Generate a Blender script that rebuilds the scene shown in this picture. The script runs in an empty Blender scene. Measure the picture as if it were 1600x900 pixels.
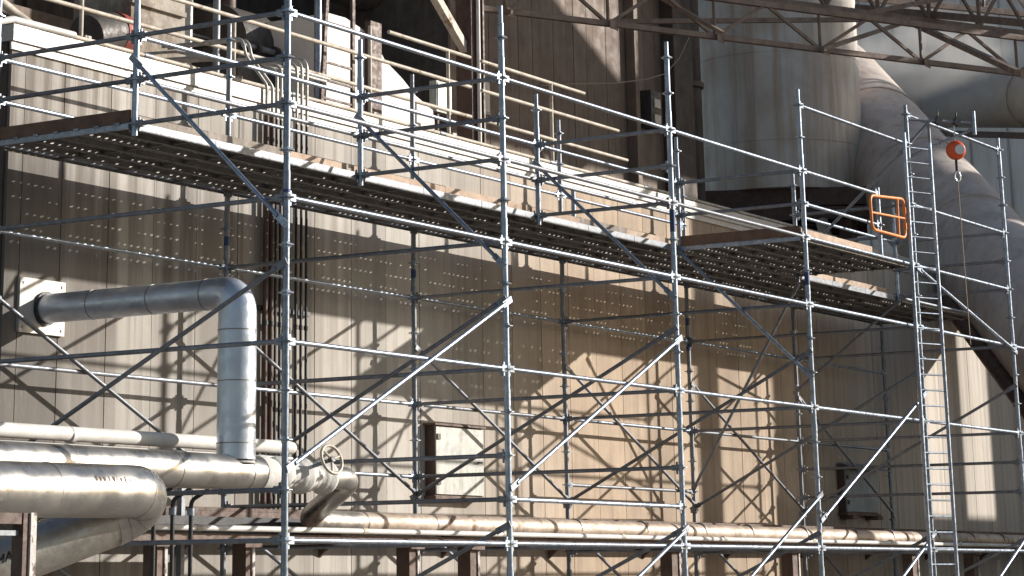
import bpy, bmesh, math, random
import numpy as np
from mathutils import Vector, Matrix
random.seed(7)
scn = bpy.context.scene
# ------------------------------------------------------------------ camera
F, YAW, PIT, ROL = 3815.939, 0.9902915, 0.2698355, -0.0081308       # focal length in photo pixels, angles
CAM = np.array([-20.66408, -15.19425, -5.89344])
PPX, PPY = -152.282, -600.039                                       # principal point (lens shift)
cy, sy, cp, sp, cr, sr = math.cos(YAW), math.sin(YAW), math.cos(PIT), math.sin(PIT), math.cos(ROL), math.sin(ROL)
R0 = np.array([[cy, -sy, 0], [sy*cp, cy*cp, sp], [-sy*sp, -cy*sp, cp]])
RR = np.array([cr*R0[0] + sr*R0[2], R0[1], -sr*R0[0] + cr*R0[2]])    # rows: right, forward, up
cd = bpy.data.cameras.new('camera'); cam = bpy.data.objects.new('camera', cd); scn.collection.objects.link(cam)
cd.sensor_fit = 'HORIZONTAL'; cd.sensor_width = 36; cd.lens = F/1600*36
cd.shift_x = -PPX/1600; cd.shift_y = PPY/1600; cd.clip_start = .1; cd.clip_end = 2000
m = Matrix.Identity(4)
for i in range(3):
    m[i][0], m[i][1], m[i][2], m[i][3] = RR[0][i], RR[2][i], -RR[1][i], CAM[i]
cam.matrix_world = m
scn.camera = cam
# ------------------------------------------------------------------ sky, sun, exposure
SUN = Vector((1.12, -1.0, .51)).normalized()                        # towards the sun
w = bpy.data.worlds.new('World'); scn.world = w; w.use_nodes = True
nt = w.node_tree; nt.nodes.clear()
sky = nt.nodes.new('ShaderNodeTexSky'); sky.sky_type = 'NISHITA'; sky.sun_disc = False
sky.sun_elevation = math.asin(SUN.z); sky.sun_rotation = math.atan2(SUN.x, SUN.y)
bg = nt.nodes.new('ShaderNodeBackground'); bg.inputs[1].default_value = .085
wo = nt.nodes.new('ShaderNodeOutputWorld')
nt.links.new(sky.outputs[0], bg.inputs[0]); nt.links.new(bg.outputs[0], wo.inputs[0])
sl = bpy.data.lights.new('sun', 'SUN'); sl.energy = 5.0; sl.angle = math.radians(.5); sl.color = (1, .95, .88)
so = bpy.data.objects.new('sun', sl); scn.collection.objects.link(so)
so.rotation_euler = SUN.to_track_quat('Z', 'Y').to_euler(); so.location = (30, -40, 30)
scn.view_settings.view_transform = 'Standard'; scn.view_settings.look = 'None'
scn.view_settings.gamma = 1; scn.view_settings.exposure = .36
# ------------------------------------------------------------------ pixel -> ray helpers
def ray(x, y):
    d = RR.T @ np.array([(x-800-PPX)/F, 1, -(y-450-PPY)/F]); return d/np.linalg.norm(d)
def onY(x, y, Y): d = ray(x, y); return Vector(CAM + d*(Y-CAM[1])/d[1])
def onZ(x, y, Z): d = ray(x, y); return Vector(CAM + d*(Z-CAM[2])/d[2])
def onD(x, y, D):                                                   # at a horizontal distance D from the camera
    d = ray(x, y); return Vector(CAM + d*D/math.hypot(d[0], d[1]))
# ------------------------------------------------------------------ materials
def newmat(name):
    M = bpy.data.materials.new(name); M.use_nodes = True
    n = M.node_tree; return M, n, n.nodes['Principled BSDF']
def nd(n, t, **kw):
    x = n.nodes.new(t)
    for k, v in kw.items(): setattr(x, k, v)
    return x
def mathn(n, op, a, b):
    x = nd(n, 'ShaderNodeMath', operation=op)
    for i, v in enumerate((a, b)):
        if isinstance(v, (int, float)): x.inputs[i].default_value = v
        else: n.links.new(v, x.inputs[i])
    return x.outputs[0]
def mapped(n, scale, src=None):
    if src is None:
        g = nd(n, 'ShaderNodeNewGeometry'); src = g.outputs['Position']
    mp = nd(n, 'ShaderNodeMapping'); mp.inputs['Scale'].default_value = scale
    n.links.new(src, mp.inputs[0]); return mp.outputs[0]
def noise(n, vec, scale=1., detail=4., rough=.6):
    x = nd(n, 'ShaderNodeTexNoise'); x.inputs['Scale'].default_value = scale
    x.inputs['Detail'].default_value = detail; x.inputs['Roughness'].default_value = rough
    n.links.new(vec, x.inputs[0]); return x.outputs['Fac']
def ramp(n, fac, lo, hi, a=0., b=1.):
    x = nd(n, 'ShaderNodeMapRange'); x.interpolation_type = 'SMOOTHSTEP'
    for i, v in ((1, lo), (2, hi), (3, a), (4, b)): x.inputs[i].default_value = v
    n.links.new(fac, x.inputs[0]); return x.outputs[0]
def mix(n, fac, a, b, mode='MIX'):
    x = nd(n, 'ShaderNodeMix', data_type='RGBA', blend_type=mode)
    for s, v in ((0, fac), (6, a), (7, b)):
        if isinstance(v, (int, float)): x.inputs[s].default_value = v
        elif isinstance(v, tuple): x.inputs[s].default_value = (*v, 1)
        else: n.links.new(v, x.inputs[s])
    return x.outputs[2]
def surf(name, col, col2=None, rough=.6, metal=0., sc=6., streak=None, bump=.15, col3=None, lo3=.58, hi3=.7, rvar=.15, objvar=.0, bsc=None):
    """weathered surface: patchy two-tone colour, optional vertical streaks, optional third stain colour, fine bump"""
    M, n, b = newmat(name)
    v = mapped(n, (1, 1, 1))
    f = ramp(n, noise(n, v, sc, 6, .65), .3, .7)
    c = mix(n, f, col, col2 or tuple(x*.75 for x in col))
    if streak:
        vs = mapped(n, (streak[0], streak[0], streak[1]))
        f2 = ramp(n, noise(n, vs, 1, 5, .7), .42, .75)
        c = mix(n, mathn(n, 'MULTIPLY', f2, streak[3] if len(streak) > 3 else .7), c, streak[2])
    if col3:
        f3 = ramp(n, noise(n, mapped(n, (1, 1, .6)), sc*.45, 7, .7), lo3, hi3)
        c = mix(n, f3, c, col3)
    if objvar:
        oi = nd(n, 'ShaderNodeObjectInfo'); hs = nd(n, 'ShaderNodeHueSaturation')
        n.links.new(ramp(n, oi.outputs['Random'], 0, 1, 1-objvar, 1+objvar), hs.inputs['Value'])
        n.links.new(c, hs.inputs['Color']); c = hs.outputs[0]
    n.links.new(c, b.inputs['Base Color'])
    b.inputs['Metallic'].default_value = metal
    n.links.new(ramp(n, noise(n, v, sc*2.3, 4), .25, .75, max(.05, rough-rvar), min(1, rough+rvar)), b.inputs['Roughness'])
    if bump:
        bp = nd(n, 'ShaderNodeBump'); bp.inputs['Strength'].default_value = bump; bp.inputs['Distance'].default_value = .02
        n.links.new(noise(n, v, bsc or sc*5, 5), bp.inputs['Height']); n.links.new(bp.outputs[0], b.inputs['Normal'])
    return M
MAT = {}
MAT['galv'] = surf('galvanised_tube', (.33, .375, .44), (.21, .245, .3), .38, .7, 9, bump=.05, col3=(.2, .17, .15), lo3=.66, hi3=.78, objvar=.22)
MAT['galv_dull_shaded'] = surf('dull_and_shaded_tube', (.25, .265, .295), (.17, .18, .2), .5, .5, 9, bump=.05, objvar=.15)  # older dull tubes; darker tone also serves members seen on their shaded side
MAT['galv_blue'] = surf('blue_banded_tube', (.02, .05, .16), (.03, .06, .12), .5, .2, 14, bump=.05)
MAT['plank'] = surf('steel_plank', (.24, .225, .21), (.17, .155, .14), .6, .4, 7, bump=.08, col3=(.2, .13, .08), lo3=.62, hi3=.75, objvar=.15)
MAT['plank_edge'] = surf('plank_edge_steel', (.2, .215, .235), (.15, .16, .18), .45, .4, 7, bump=.05)
MAT['timber'] = surf('toe_board_timber', (.5, .38, .29), (.36, .26, .19), .85, 0, 5, bump=.3, col3=(.2, .13, .09), objvar=.12)
MAT['timber_grey'] = surf('weathered_timber', (.33, .29, .25), (.22, .18, .15), .85, 0, 5, bump=.3, objvar=.1)
MAT['timber_brown'] = surf('brown_timber', (.2, .12, .08), (.12, .07, .05), .85, 0, 4, bump=.3)
MAT['clad'] = surf('aluminium_pipe_jacket', (.5, .48, .45), (.43, .41, .38), .34, .88, 1.4, bump=.07, streak=(3, 3, (.34, .31, .27), .5), bsc=14)
MAT['clad_dirty'] = surf('stained_pipe_jacket', (.52, .49, .44), (.36, .33, .29), .42, .75, 3, bump=.2, col3=(.2, .15, .1), lo3=.52, hi3=.72, bsc=16)
MAT['clad_pale'] = surf('pale_blue_pipe_jacket', (.62, .66, .72), (.5, .54, .6), .4, .75, 2.5, bump=.25, col3=(.35, .33, .3), lo3=.64, hi3=.8, bsc=10)
MAT['seam'] = surf('jacket_seam', (.3, .29, .27), (.2, .19, .18), .5, .6, 9)
MAT['wrap'] = surf('valve_insulation_blanket', (.62, .6, .56), (.5, .48, .45), .8, 0, 4, bump=.8, bsc=7)
MAT['lower'] = surf('weathered_lower_pipe', (.55, .45, .37), (.36, .28, .22), .55, .35, 3, bump=.3, col3=(.14, .1, .07), lo3=.55, hi3=.66, bsc=12)
MAT['whitepipe'] = surf('white_painted_pipe', (.72, .7, .66), (.6, .57, .53), .5, 0, 4, bump=.1, col3=(.35, .28, .22), lo3=.68, hi3=.8)
MAT['tan'] = surf('tan_painted_rail', (.56, .5, .42), (.4, .34, .27), .6, 0, 6, bump=.15, col3=(.18, .09, .04), lo3=.57, hi3=.68)
MAT['brown'] = surf('brown_structural_steel', (.11, .065, .048), (.07, .04, .032), .6, .1, 5, bump=.15, col3=(.2, .1, .05), lo3=.62, hi3=.74)
MAT['truss'] = surf('dusty_truss_steel', (.26, .19, .15), (.16, .115, .09), .75, 0, 4, bump=.15)
MAT['beam'] = surf('rusted_rack_steel', (.16, .1, .075), (.1, .065, .05), .7, 0, 5, bump=.2, col3=(.4, .33, .28), lo3=.64, hi3=.72)
MAT['peel'] = surf('peeling_white_steel', (.62, .57, .53), (.5, .45, .42), .7, 0, 8, bump=.3, col3=(.12, .07, .06), lo3=.5, hi3=.56)
MAT['conduit'] = surf('dark_conduit', (.05, .05, .055), (.03, .03, .032), .5, .3, 8, bump=.05)
MAT['conduit_grey'] = surf('grey_conduit', (.5, .48, .45), (.36, .34, .31), .45, .4, 8, bump=.05)
MAT['flash'] = surf('white_flashing', (.52, .495, .465), (.43, .405, .375), .45, .1, 5, bump=.05, col3=(.5, .43, .37), lo3=.64, hi3=.8)
MAT['hood'] = surf('off_white_hood', (.72, .67, .62), (.62, .57, .52), .6, 0, 2, bump=.06, col3=(.42, .36, .31), lo3=.64, hi3=.8)
MAT['red'] = surf('rusty_red_end', (.32, .06, .04), (.2, .04, .03), .6, .1, 6)
MAT['machine'] = surf('dark_machine_steel', (.09, .082, .075), (.055, .05, .047), .6, .2, 4, bump=.15, streak=(5, .5, (.16, .12, .09), .5))
MAT['backwall'] = surf('shade_dark_cladding', (.085, .067, .055), (.05, .04, .035), .8, 0, 1.5, streak=(5, .25, (.14, .1, .075), .6), bump=.1)  # dark colour stands in for shade on the rear house
MAT['blockwork'] = surf('crusted_chute', (.42, .37, .31), (.27, .24, .2), .85, 0, 3, bump=.5, col3=(.2, .16, .12), lo3=.5, hi3=.65)
MAT['stave'] = surf('dark_silo_stave', (.2, .145, .11), (.14, .1, .076), .75, 0, 1.6, streak=(8, .2, (.25, .185, .14), .6), bump=.25, objvar=.05)
MAT['silo2'] = surf('streaked_steel_silo', (.72, .68, .63), (.56, .5, .43), .5, .12, .8, streak=(2.6, .13, (.4, .27, .17), .85), bump=.06, col3=(.6, .6, .6), lo3=.56, hi3=.75)
MAT['duct'] = surf('sooty_duct', (.66, .58, .52), (.54, .46, .4), .55, .08, .9, streak=(3.5, .35, (.3, .24, .2), .6), bump=.08, col3=(.36, .35, .34), lo3=.6, hi3=.75)
MAT['bigpipe'] = surf('dusty_big_pipe', (.5, .42, .34), (.4, .33, .26), .6, .1, 1.3, bump=.1, col3=(.12, .09, .07), lo3=.6, hi3=.72)
MAT['farwall'] = surf('far_grey_cladding', (.72, .65, .6), (.64, .57, .52), .85, 0, .3, streak=(.5, .1, (.33, .29, .26), .5), bump=.04)
MAT['orange'] = surf('orange_powder_coat', (.85, .27, .035), (.66, .19, .03), .5, 0, 9, bump=.08, col3=(.35, .2, .12), lo3=.6, hi3=.7)
MAT['red_orange'] = surf('orange_housing', (.82, .12, .03), (.7, .09, .025), .35, 0, 9, bump=.03)
MAT['labelwhite'] = surf('pale_label', (.78, .77, .74), (.7, .69, .66), .5, 0, 12)
MAT['chrome'] = surf('bright_steel', (.75, .76, .78), (.6, .61, .63), .2, 1, 9, bump=0)
MAT['rope'] = surf('tan_rope', (.42, .34, .24), (.3, .24, .17), .9, 0, 30)
MAT['wheel'] = surf('cream_handwheel', (.55, .49, .4), (.42, .37, .3), .55, .1, 9)
MAT['paneldoor'] = surf('pale_grey_hatch', (.5, .5, .46), (.4, .4, .37), .6, .1, 4, streak=(12, .8, (.28, .26, .22), .8), bump=.1)
MAT['panelblue'] = surf('blue_grey_hatch', (.3, .33, .35), (.24, .26, .28), .6, .1, 4, bump=.1)
MAT['black'] = surf('black_print', (.02, .02, .02), None, .6)
MAT['stain'] = surf('brown_smear', (.16, .1, .06), (.1, .06, .04), .8, 0, 20)
MAT['ground'] = surf('gravel_ground', (.29, .26, .23), (.22, .195, .17), .95, 0, 3, bump=.6)
MAT['roof'] = surf('roof_membrane', (.4, .35, .3), (.3, .26, .22), .9, 0, 2, bump=.2)
MAT['gravelbase'] = surf('concrete_pad', (.33, .31, .28), (.26, .24, .22), .9, 0, 3, bump=.3)
def wall_mat():
    M, n, b = newmat('ribbed_concrete_panel')
    v = mapped(n, (1, 1, 1)); g = nd(n, 'ShaderNodeNewGeometry')
    sx = nd(n, 'ShaderNodeSeparateXYZ'); n.links.new(g.outputs['Position'], sx.inputs[0])
    c = mix(n, ramp(n, noise(n, v, 1.4, 6, .65), .3, .7), (.49, .455, .41), (.43, .395, .35))
    c = mix(n, ramp(n, sx.outputs[0], 9, 15), c, mix(n, ramp(n, noise(n, v, 1.1, 5), .3, .7), (.49, .38, .275), (.37, .275, .195)))   # ochre panels to the right
    c = mix(n, ramp(n, sx.outputs[0], 22, 28), c, (.56, .5, .43))
    st = ramp(n, noise(n, mapped(n, (7, 7, .18)), 1, 6, .7), .45, .78)
    c = mix(n, mathn(n, 'MULTIPLY', st, ramp(n, sx.outputs[0], 8, 13, .35, .75)), c, (.24, .175, .125))
    fine = ramp(n, noise(n, mapped(n, (38, 38, .25)), 1, 3, .6), .45, .75)
    c = mix(n, mathn(n, 'MULTIPLY', fine, .12), c, (.33, .26, .2))
    # long soot runs down the panels beside the left corner
    run = ramp(n, noise(n, mapped(n, (2.6, 2.6, .1)), 1, 5, .6), .4, .6)
    left = ramp(n, sx.outputs[0], 2.0, 8.0, 1., 0.)
    wob = mathn(n, 'ADD', sx.outputs[2], mathn(n, 'MULTIPLY', noise(n, mapped(n, (3, 3, .3)), 1, 5), 1.2))
    band = mathn(n, 'MULTIPLY', ramp(n, wob, -.9, .2, 1., .35), ramp(n, wob, -4.2, -1.8, .45, 1.))
    c = mix(n, mathn(n, 'MULTIPLY', mathn(n, 'MULTIPLY', run, left), mathn(n, 'MULTIPLY', band, .92)), c, (.11, .085, .068))
    run2 = ramp(n, noise(n, mapped(n, (6, 6, .14)), 1, 6, .65), .44, .62)
    c = mix(n, mathn(n, 'MULTIPLY', mathn(n, 'MULTIPLY', run2, ramp(n, sx.outputs[0], 4.5, 10, 1., .25)), ramp(n, wob, -3.6, .2, .55, .8)), c, (.17, .14, .115))
    edge = ramp(n, mathn(n, 'ADD', sx.outputs[0], mathn(n, 'MULTIPLY', noise(n, mapped(n, (4, 4, 1.5)), 1, 6), .8)), 1.7, 3.0, 1., 0.)
    c = mix(n, mathn(n, 'MULTIPLY', edge, ramp(n, wob, -.9, .2, .85, .2)), c, (.09, .075, .062))
    film = mathn(n, 'MULTIPLY', ramp(n, sx.outputs[0], 3.5, 7.5, 1., 0.), ramp(n, wob, -1.2, .3, .3, .0))
    c = mix(n, film, c, (.23, .22, .205))
    blot = ramp(n, noise(n, mapped(n, (5, 5, 2)), 1, 8, .75), .5, .8)
    c = mix(n, mathn(n, 'MULTIPLY', blot, .5), c, (.29, .245, .2))
    oi = nd(n, 'ShaderNodeObjectInfo'); hs = nd(n, 'ShaderNodeHueSaturation')
    n.links.new(ramp(n, oi.outputs['Random'], 0, 1, .84, 1.1), hs.inputs['Value']); n.links.new(c, hs.inputs['Color'])
    n.links.new(hs.outputs[0], b.inputs['Base Color']); b.inputs['Roughness'].default_value = .85
    bp = nd(n, 'ShaderNodeBump'); bp.inputs['Strength'].default_value = .25; bp.inputs['Distance'].default_value = .01
    h = mathn(n, 'ADD', noise(n, mapped(n, (30, 30, .3)), 1, 3), noise(n, v, 18, 5))
    n.links.new(h, bp.inputs['Height']); n.links.new(bp.outputs[0], b.inputs['Normal'])
    return M
MAT['wall'] = wall_mat()
# ------------------------------------------------------------------ object helpers
COL = scn.collection
WL = {}                                                              # world location of every object made here
def root(name, label, cat, loc, group=None):
    o = bpy.data.objects.new(name, None); COL.objects.link(o); o.location = loc; o.empty_display_size = .2
    o['label'] = label; o['category'] = cat
    if group: o['group'] = group
    WL[o] = Vector(loc); return o
def tag(o, label, cat, group=None):
    o['label'] = label; o['category'] = cat
    if group: o['group'] = group
    return o
def link(name, me, parent, wloc, rot=None, mat=None):
    if mat and not me.materials: me.materials.append(MAT[mat])
    o = bpy.data.objects.new(name, me); COL.objects.link(o); wloc = Vector(wloc); WL[o] = wloc
    if parent: o.parent = parent; o.location = wloc - WL[parent]
    else: o.location = wloc
    if rot is not None: o.rotation_euler = rot
    return o
class MB:
    def __init__(s): s.v = []; s.f = []; s.s = []
    def add(s, vs, fs, smooth=False):
        k = len(s.v); s.v += [tuple(v) for v in vs]; s.f += [tuple(i+k for i in f) for f in fs]; s.s += [smooth]*len(fs); return s
    def box(s, a, b):
        a, b = Vector(a), Vector(b)
        vs = [(x, y, z) for z in (a.z, b.z) for y in (a.y, b.y) for x in (a.x, b.x)]
        return s.add(vs, [(0,2,3,1), (4,5,7,6), (0,1,5,4), (2,6,7,3), (0,4,6,2), (1,3,7,5)])
    def obox(s, p, q, w, h, up=(0, 0, 1)):
        """a bar from p to q, w wide and h high"""
        p, q = Vector(p), Vector(q); d = (q-p).normalized(); u = Vector(up)
        if abs(d.dot(u)) > .98: u = Vector((0, 1, 0))
        r = d.cross(u).normalized()*w/2; u = r.cross(d).normalized()*h/2
        vs = [p-r-u, p+r-u, p+r+u, p-r+u, q-r-u, q+r-u, q+r+u, q-r+u]
        return s.add(vs, [(0,1,2,3), (7,6,5,4), (0,4,5,1), (1,5,6,2), (2,6,7,3), (3,7,4,0)])
    def tube(s, pts, r, seg=12, caps=True):
        pts = [Vector(p) for p in pts]; N = len(pts); rs = r if isinstance(r, (list, tuple)) else [r]*N
        d0 = (pts[1]-pts[0]).normalized(); u = d0.orthogonal().normalized(); rings = []
        for i, p in enumerate(pts):
            if i == 0: d = d0
            elif i == N-1: d = (pts[-1]-pts[-2]).normalized()
            else: d = ((pts[i+1]-p).normalized() + (p-pts[i-1]).normalized()).normalized()
            u = (u - d*u.dot(d)).normalized(); v = d.cross(u)
            k = 1.
            if 0 < i < N-1: k = 1/max(.5, d.dot((p-pts[i-1]).normalized()))
            rings.append([p + (u*math.cos(2*math.pi*j/seg) + v*math.sin(2*math.pi*j/seg))*rs[i] for j in range(seg)])
        vs = [v for rg in rings for v in rg]
        fs = [(i*seg+j, i*seg+(j+1) % seg, (i+1)*seg+(j+1) % seg, (i+1)*seg+j) for i in range(N-1) for j in range(seg)]
        s.add(vs, fs, True)
        if caps:
            s.add(rings[0], [tuple(reversed(range(seg)))]); s.add(rings[-1], [tuple(range(seg))])
        return s
    def mesh(s, name, mat, org=(0, 0, 0)):
        me = bpy.data.meshes.new(name); o = Vector(org)
        me.from_pydata([tuple(Vector(v)-o) for v in s.v], [], s.f)
        me.polygons.foreach_set('use_smooth', s.s); me.materials.append(MAT[mat]); me.update(); return me
    def build(s, name, mat, parent, org=None):
        if org is None: org = Vector(s.v[0])
        return link(name, s.mesh(name, mat, org), parent, org)
def bend(pts, R, n=7):
    """round the corners of a polyline with radius R"""
    pts = [Vector(p) for p in pts]; out = [pts[0]]
    for a, b, c in zip(pts, pts[1:], pts[2:]):
        d1, d2 = (a-b).normalized(), (c-b).normalized(); ang = d1.angle(d2)
        t = min(R/math.tan(ang/2), .48*(a-b).length, .48*(c-b).length); p1, p2 = b+d1*t, b+d2*t
        for i in range(n+1):
            k = i/n; out.append(p1*(1-k)**2 + b*2*k*(1-k) + p2*k*k)
    out.append(pts[-1]); return out
# ------------------------------------------------------------------ grid of the place (metres)
GX = [0, 4.4077, 8.7953, 13.0718, 17.3508, 21.6788, 25.866]
YM, YI, YWALL = 2.0954, 4.1951, 4.585
ROWY = {'O': 0., 'M': YM, 'I': YI}
GROUND = -7.5; ROOF = .42
# ------------------------------------------------------------------ ground
g = MB().add([(-400, -400, GROUND), (600, -400, GROUND), (600, 600, GROUND), (-400, 600, GROUND)], [(0, 1, 2, 3)]).build('ground', 'ground', None, (0, 0, GROUND))
g['kind'] = 'structure'
# ------------------------------------------------------------------ panelled building
WX0, WX1 = .66, 42.
bld = root('panelled_building', 'long beige panelled industrial building with white roof flashing behind the scaffold', 'building', (WX0, YWALL, GROUND))
MB().box((WX0+.02, YWALL+.03, GROUND), (WX1, 5.1, .36)).build('wall_core', 'machine', bld)
MB().box((WX0+.02, 5.1, GROUND), (WX1, 22, ROOF-.06)).build('roof_slab', 'roof', bld)
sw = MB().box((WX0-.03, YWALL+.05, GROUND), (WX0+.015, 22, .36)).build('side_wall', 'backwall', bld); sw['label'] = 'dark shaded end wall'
pm = {}
def panel(x0, x1):
    wd = round(x1-x0-.014, 3)
    if wd not in pm: pm[wd] = MB().box((.007, 0, GROUND+.02), (.007+wd, .05, .38)).mesh('panel', 'wall')
    link('panel', pm[wd], bld, (x0, YWALL - random.choice((0, .002, .004)), 0))
panel(WX0, .92)
x = 1.632-.878+.17; xs = [.92]
k = 0
xs += [1.632 + .878*i for i in range(46)]
for a, b_ in zip(xs, xs[1:]):
    if b_ < WX1: panel(a, b_)
fl = MB().box((WX0-.05, YWALL-.07, .37), (WX1, 5.12, .57)).build('flashing', 'flash', bld)
MB().box((WX0-.04, YWALL-.035, .27), (WX1, YWALL-.003, .366)).build('drip_edge', 'flash', bld)
for i in range(10):
    a = WX0+2.1+i*3.9
    MB().box((a, YWALL-.074, .366), (a+.06, YWALL-.071, .574)).build('lap_joint', 'flash', fl)
# steel ledge on the wall that carries the inner standards
led = root('wall_ledge', 'rusty steel ledge along the foot of the panelled wall', 'ledge', (WX0, 3.9, -5.06))
MB().box((-3.5, 3.85, -5.06), (WX1, YWALL-.006, -5.02)).build('top_plate', 'beam', led)
MB().box((-3.5, 3.85, -5.2), (WX1, 3.88, -5.062)).build('lip', 'beam', led)
for i in range(14):
    a = .9+i*3.05
    MB().add([(a, 3.9, -5.065), (a, YWALL-.008, -5.065), (a, YWALL-.008, -5.6), (a+.05, 3.9, -5.065), (a+.05, YWALL-.008, -5.065), (a+.05, YWALL-.008, -5.6)],
             [(0, 2, 1), (3, 4, 5), (0, 1, 4, 3), (1, 2, 5, 4), (0, 3, 5, 2)]).build('bracket', 'beam', led)
# ------------------------------------------------------------------ scaffold
scf = root('scaffold', 'galvanised ring-lock scaffold with perforated steel decks in front of the panelled wall', 'scaffold', (12, 0, GROUND))
R_STD, R_LED, R_DIA = .036, .0265, .0255
def rosette_mesh():
    mb = MB(); seg = 8
    for r, z0, z1 in ((.082, -.006, .006), (.043, -.03, .03)):
        lo = [(r*math.cos(2*math.pi*(j+.5)/seg), r*math.sin(2*math.pi*(j+.5)/seg), z0) for j in range(seg)]
        hi = [(a, b, z1) for a, b, _ in lo]
        mb.add(lo+hi, [(j, (j+1) % seg, seg+(j+1) % seg, seg+j) for j in range(seg)] + [tuple(reversed(range(seg))), tuple(range(seg, 2*seg))])
    return mb.mesh('rosette', 'galv')
ROS = rosette_mesh()
def standard(x, y, z0, z1, mat='galv', spigot=True, foot=False, ros=True, rmin=None):
    mb = MB().tube([(x, y, z0), (x, y, z1-.22 if spigot else z1)], R_STD, 14)
    if spigot: mb.tube([(x, y, z1-.24), (x, y, z1)], R_STD*.8, 14)
    if foot:
        mb.box((x-.08, y-.08, z0), (x+.08, y+.08, z0+.01)); mb.tube([(x, y, z0+.17), (x, y, z0+.21)], .07, 8)
    for zj in (-1.82, -3.84, -5.86, .15):                            # socket joints
        if z0+.3 < zj < z1-.3: mb.tube([(x, y, zj-.1), (x, y, zj+.1)], R_STD*1.13, 14)
    st = mb.build('standard', mat, scf, (x, y, z0))
    if ros:
        k = math.ceil((z0+.12)/.5)
        while .5*k < z1-.1:
            if rmin is None or .5*k >= rmin: link('rosette', ROS, st, (x, y, .5*k), (0, 0, random.choice((0, .4))))
            k += 1
    return st
GB = [(0, -1.95, -1.72), (2, -1.4, -1.1), (3, -1.8, -1.5)]
tops = [2.4, .9, 1.22, 1.24, 1.66, 1.72, 1.7]
for i, x in enumerate(GX):
    s = standard(x, 0, GROUND, tops[i], foot=True)
    for (j, a, c) in GB:
        if j == i: MB().tube([(x, 0, a), (x, 0, c)], R_STD+.002, 14, False).build('paint_band', 'galv_blue', s)
itop = [1.3, 1.22, 1.26, 1.22, .72, -.98, -1.0]
for i, x in enumerate(GX):
    s = standard(x, YI, -5.02, itop[i], mat='galv_dull_shaded' if i else 'galv', foot=True, spigot=itop[i] > 0)
    if i in (1, 2, 4): MB().tube([(x, YI, -1.85-.3*(i == 4)), (x, YI, -1.6)], R_STD+.002, 14, False).build('paint_band', 'galv_blue', s)
for i, t in ((0, 1.6), (1, .74), (2, .73), (3, .72), (4, .72), (5, .74)):
    standard(GX[i], YM, -1.13, t)
for x, y, z0, z1 in ((15.95, .0, -1.02, .1), (13.05, YI-.25, -1.0, .1)):
    standard(x, y, z0, z1, spigot=False)
def member(name, p, q, r=R_LED, mat='galv', gap=.05, heads=True, parent=None):
    p, q = Vector(p), Vector(q); d = (q-p).normalized(); a, c = p+d*gap, q-d*gap
    mb = MB().tube([a, c], r, 12)
    if heads:
        for e, s in ((a, 1), (c, -1)):
            mb.obox(e-d*s*.012, e+d*s*.085, .05, .075)
            mb.obox(e+d*s*.012+Vector((0, 0, -.085)), e+d*s*.012+Vector((0, 0, .075)), .012, .03, up=d)
    return mb.build(name, mat, scf, p)
def node(row, i, k): return Vector((GX[i], ROWY[row], .5*k))
def ledger(row, i, k, j=None, mat='galv', name='ledger'): return member(name, node(row, i, k), node(row, i+1 if j is None else j, k), mat=mat)
for i in range(6):
    for k in (-4, -7, -11): ledger('O', i, k)
    ledger('I', i, -4); ledger('I', i, -7, mat='galv' if i % 2 else 'galv_dull_shaded')
    ledger('I', i, -2, mat='galv_dull_shaded')
for i in range(3):
    ledger('O', i, 0); ledger('O', i, -2, mat='galv_dull_shaded')
    ledger('M', i, 0); ledger('M', i, -1, mat='galv_dull_shaded')
    ledger('I', i, 0); ledger('I', i, -1)
ledger('I', 3, 0); ledger('I', 1, -9); ledger('I', 3, -9, mat='galv_dull_shaded')
ledger('O', 3, -2); ledger('O', 3, 2); ledger('O', 4, 3); ledger('O', 4, 0); ledger('O', 4, -2); ledger('O', 1, -10)
ledger('M', 4, 0); ledger('M', 4, -1, mat='galv_dull_shaded'); ledger('M', 3, -2, mat='galv_dull_shaded')
ledger('M', 5, -2, mat='galv_dull_shaded')
member('ledger', (GX[3], 0, 0), (15.95, 0, 0)); member('ledger', (GX[3], 0, -.5), (15.95, 0, -.5))
def transom(r1, r2, i, k, mat='galv_dull_shaded'): return member('transom', node(r1, i, k), node(r2, i, k), mat=mat)  # darker tube colour imitates the shaded side of the transoms
for i in range(6):
    for k in (-4, -7, -11): transom('O', 'I', i, k)
    transom('O', 'M', i, -2); transom('M', 'I', i, -2)
    transom('O', 'M', i, 0); transom('O', 'M', i, -1)
transom('M', 'I', 0, 0); transom('M', 'I', 0, -1)
transom('O', 'I', 1, -9); transom('O', 'I', 1, -10); transom('O', 'I', 0, -10); transom('O', 'I', 2, -9); transom('O', 'I', 5, -9); transom('O', 'I', 5, -8)
# diagonal braces, flattened at both ends
def brace(p, q, mat='galv', r=R_DIA):
    p, q = Vector(p), Vector(q); d = (q-p).normalized(); off = Vector((0, -.055, 0)) if abs(d.x) > .3 else Vector((-.055, 0, 0))
    p, q = p+off, q+off
    mb = MB().tube([p+d*.1, q-d*.1], r, 12)
    for e, s in ((p, 1), (q, -1)):
        side = Vector((0, 1, 0)) if abs(d.x) > .3 else Vector((1, 0, 0))
        mb.obox(e-d*s*.05, e+d*s*.16, .016, .075, up=d.cross(side))
    return mb.build('diagonal_brace', mat, scf, p)
def P(row, i, z): return Vector((GX[i], ROWY[row], z))
for i in range(3): brace(P('M', i, -.27), P('O', i, -2.27), 'galv' if i else 'galv')
brace(P('M', 3, -1.05), P('O', 3, -3.05))
brace(P('O', 4, .95), P('M', 4, -.82), 'galv_dull_shaded')
for i in range(6): brace(P('O', i, -2.7), P('I', i, -4.78), 'galv_dull_shaded')  # transverse braces, shaded side put into the darker colour
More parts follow.
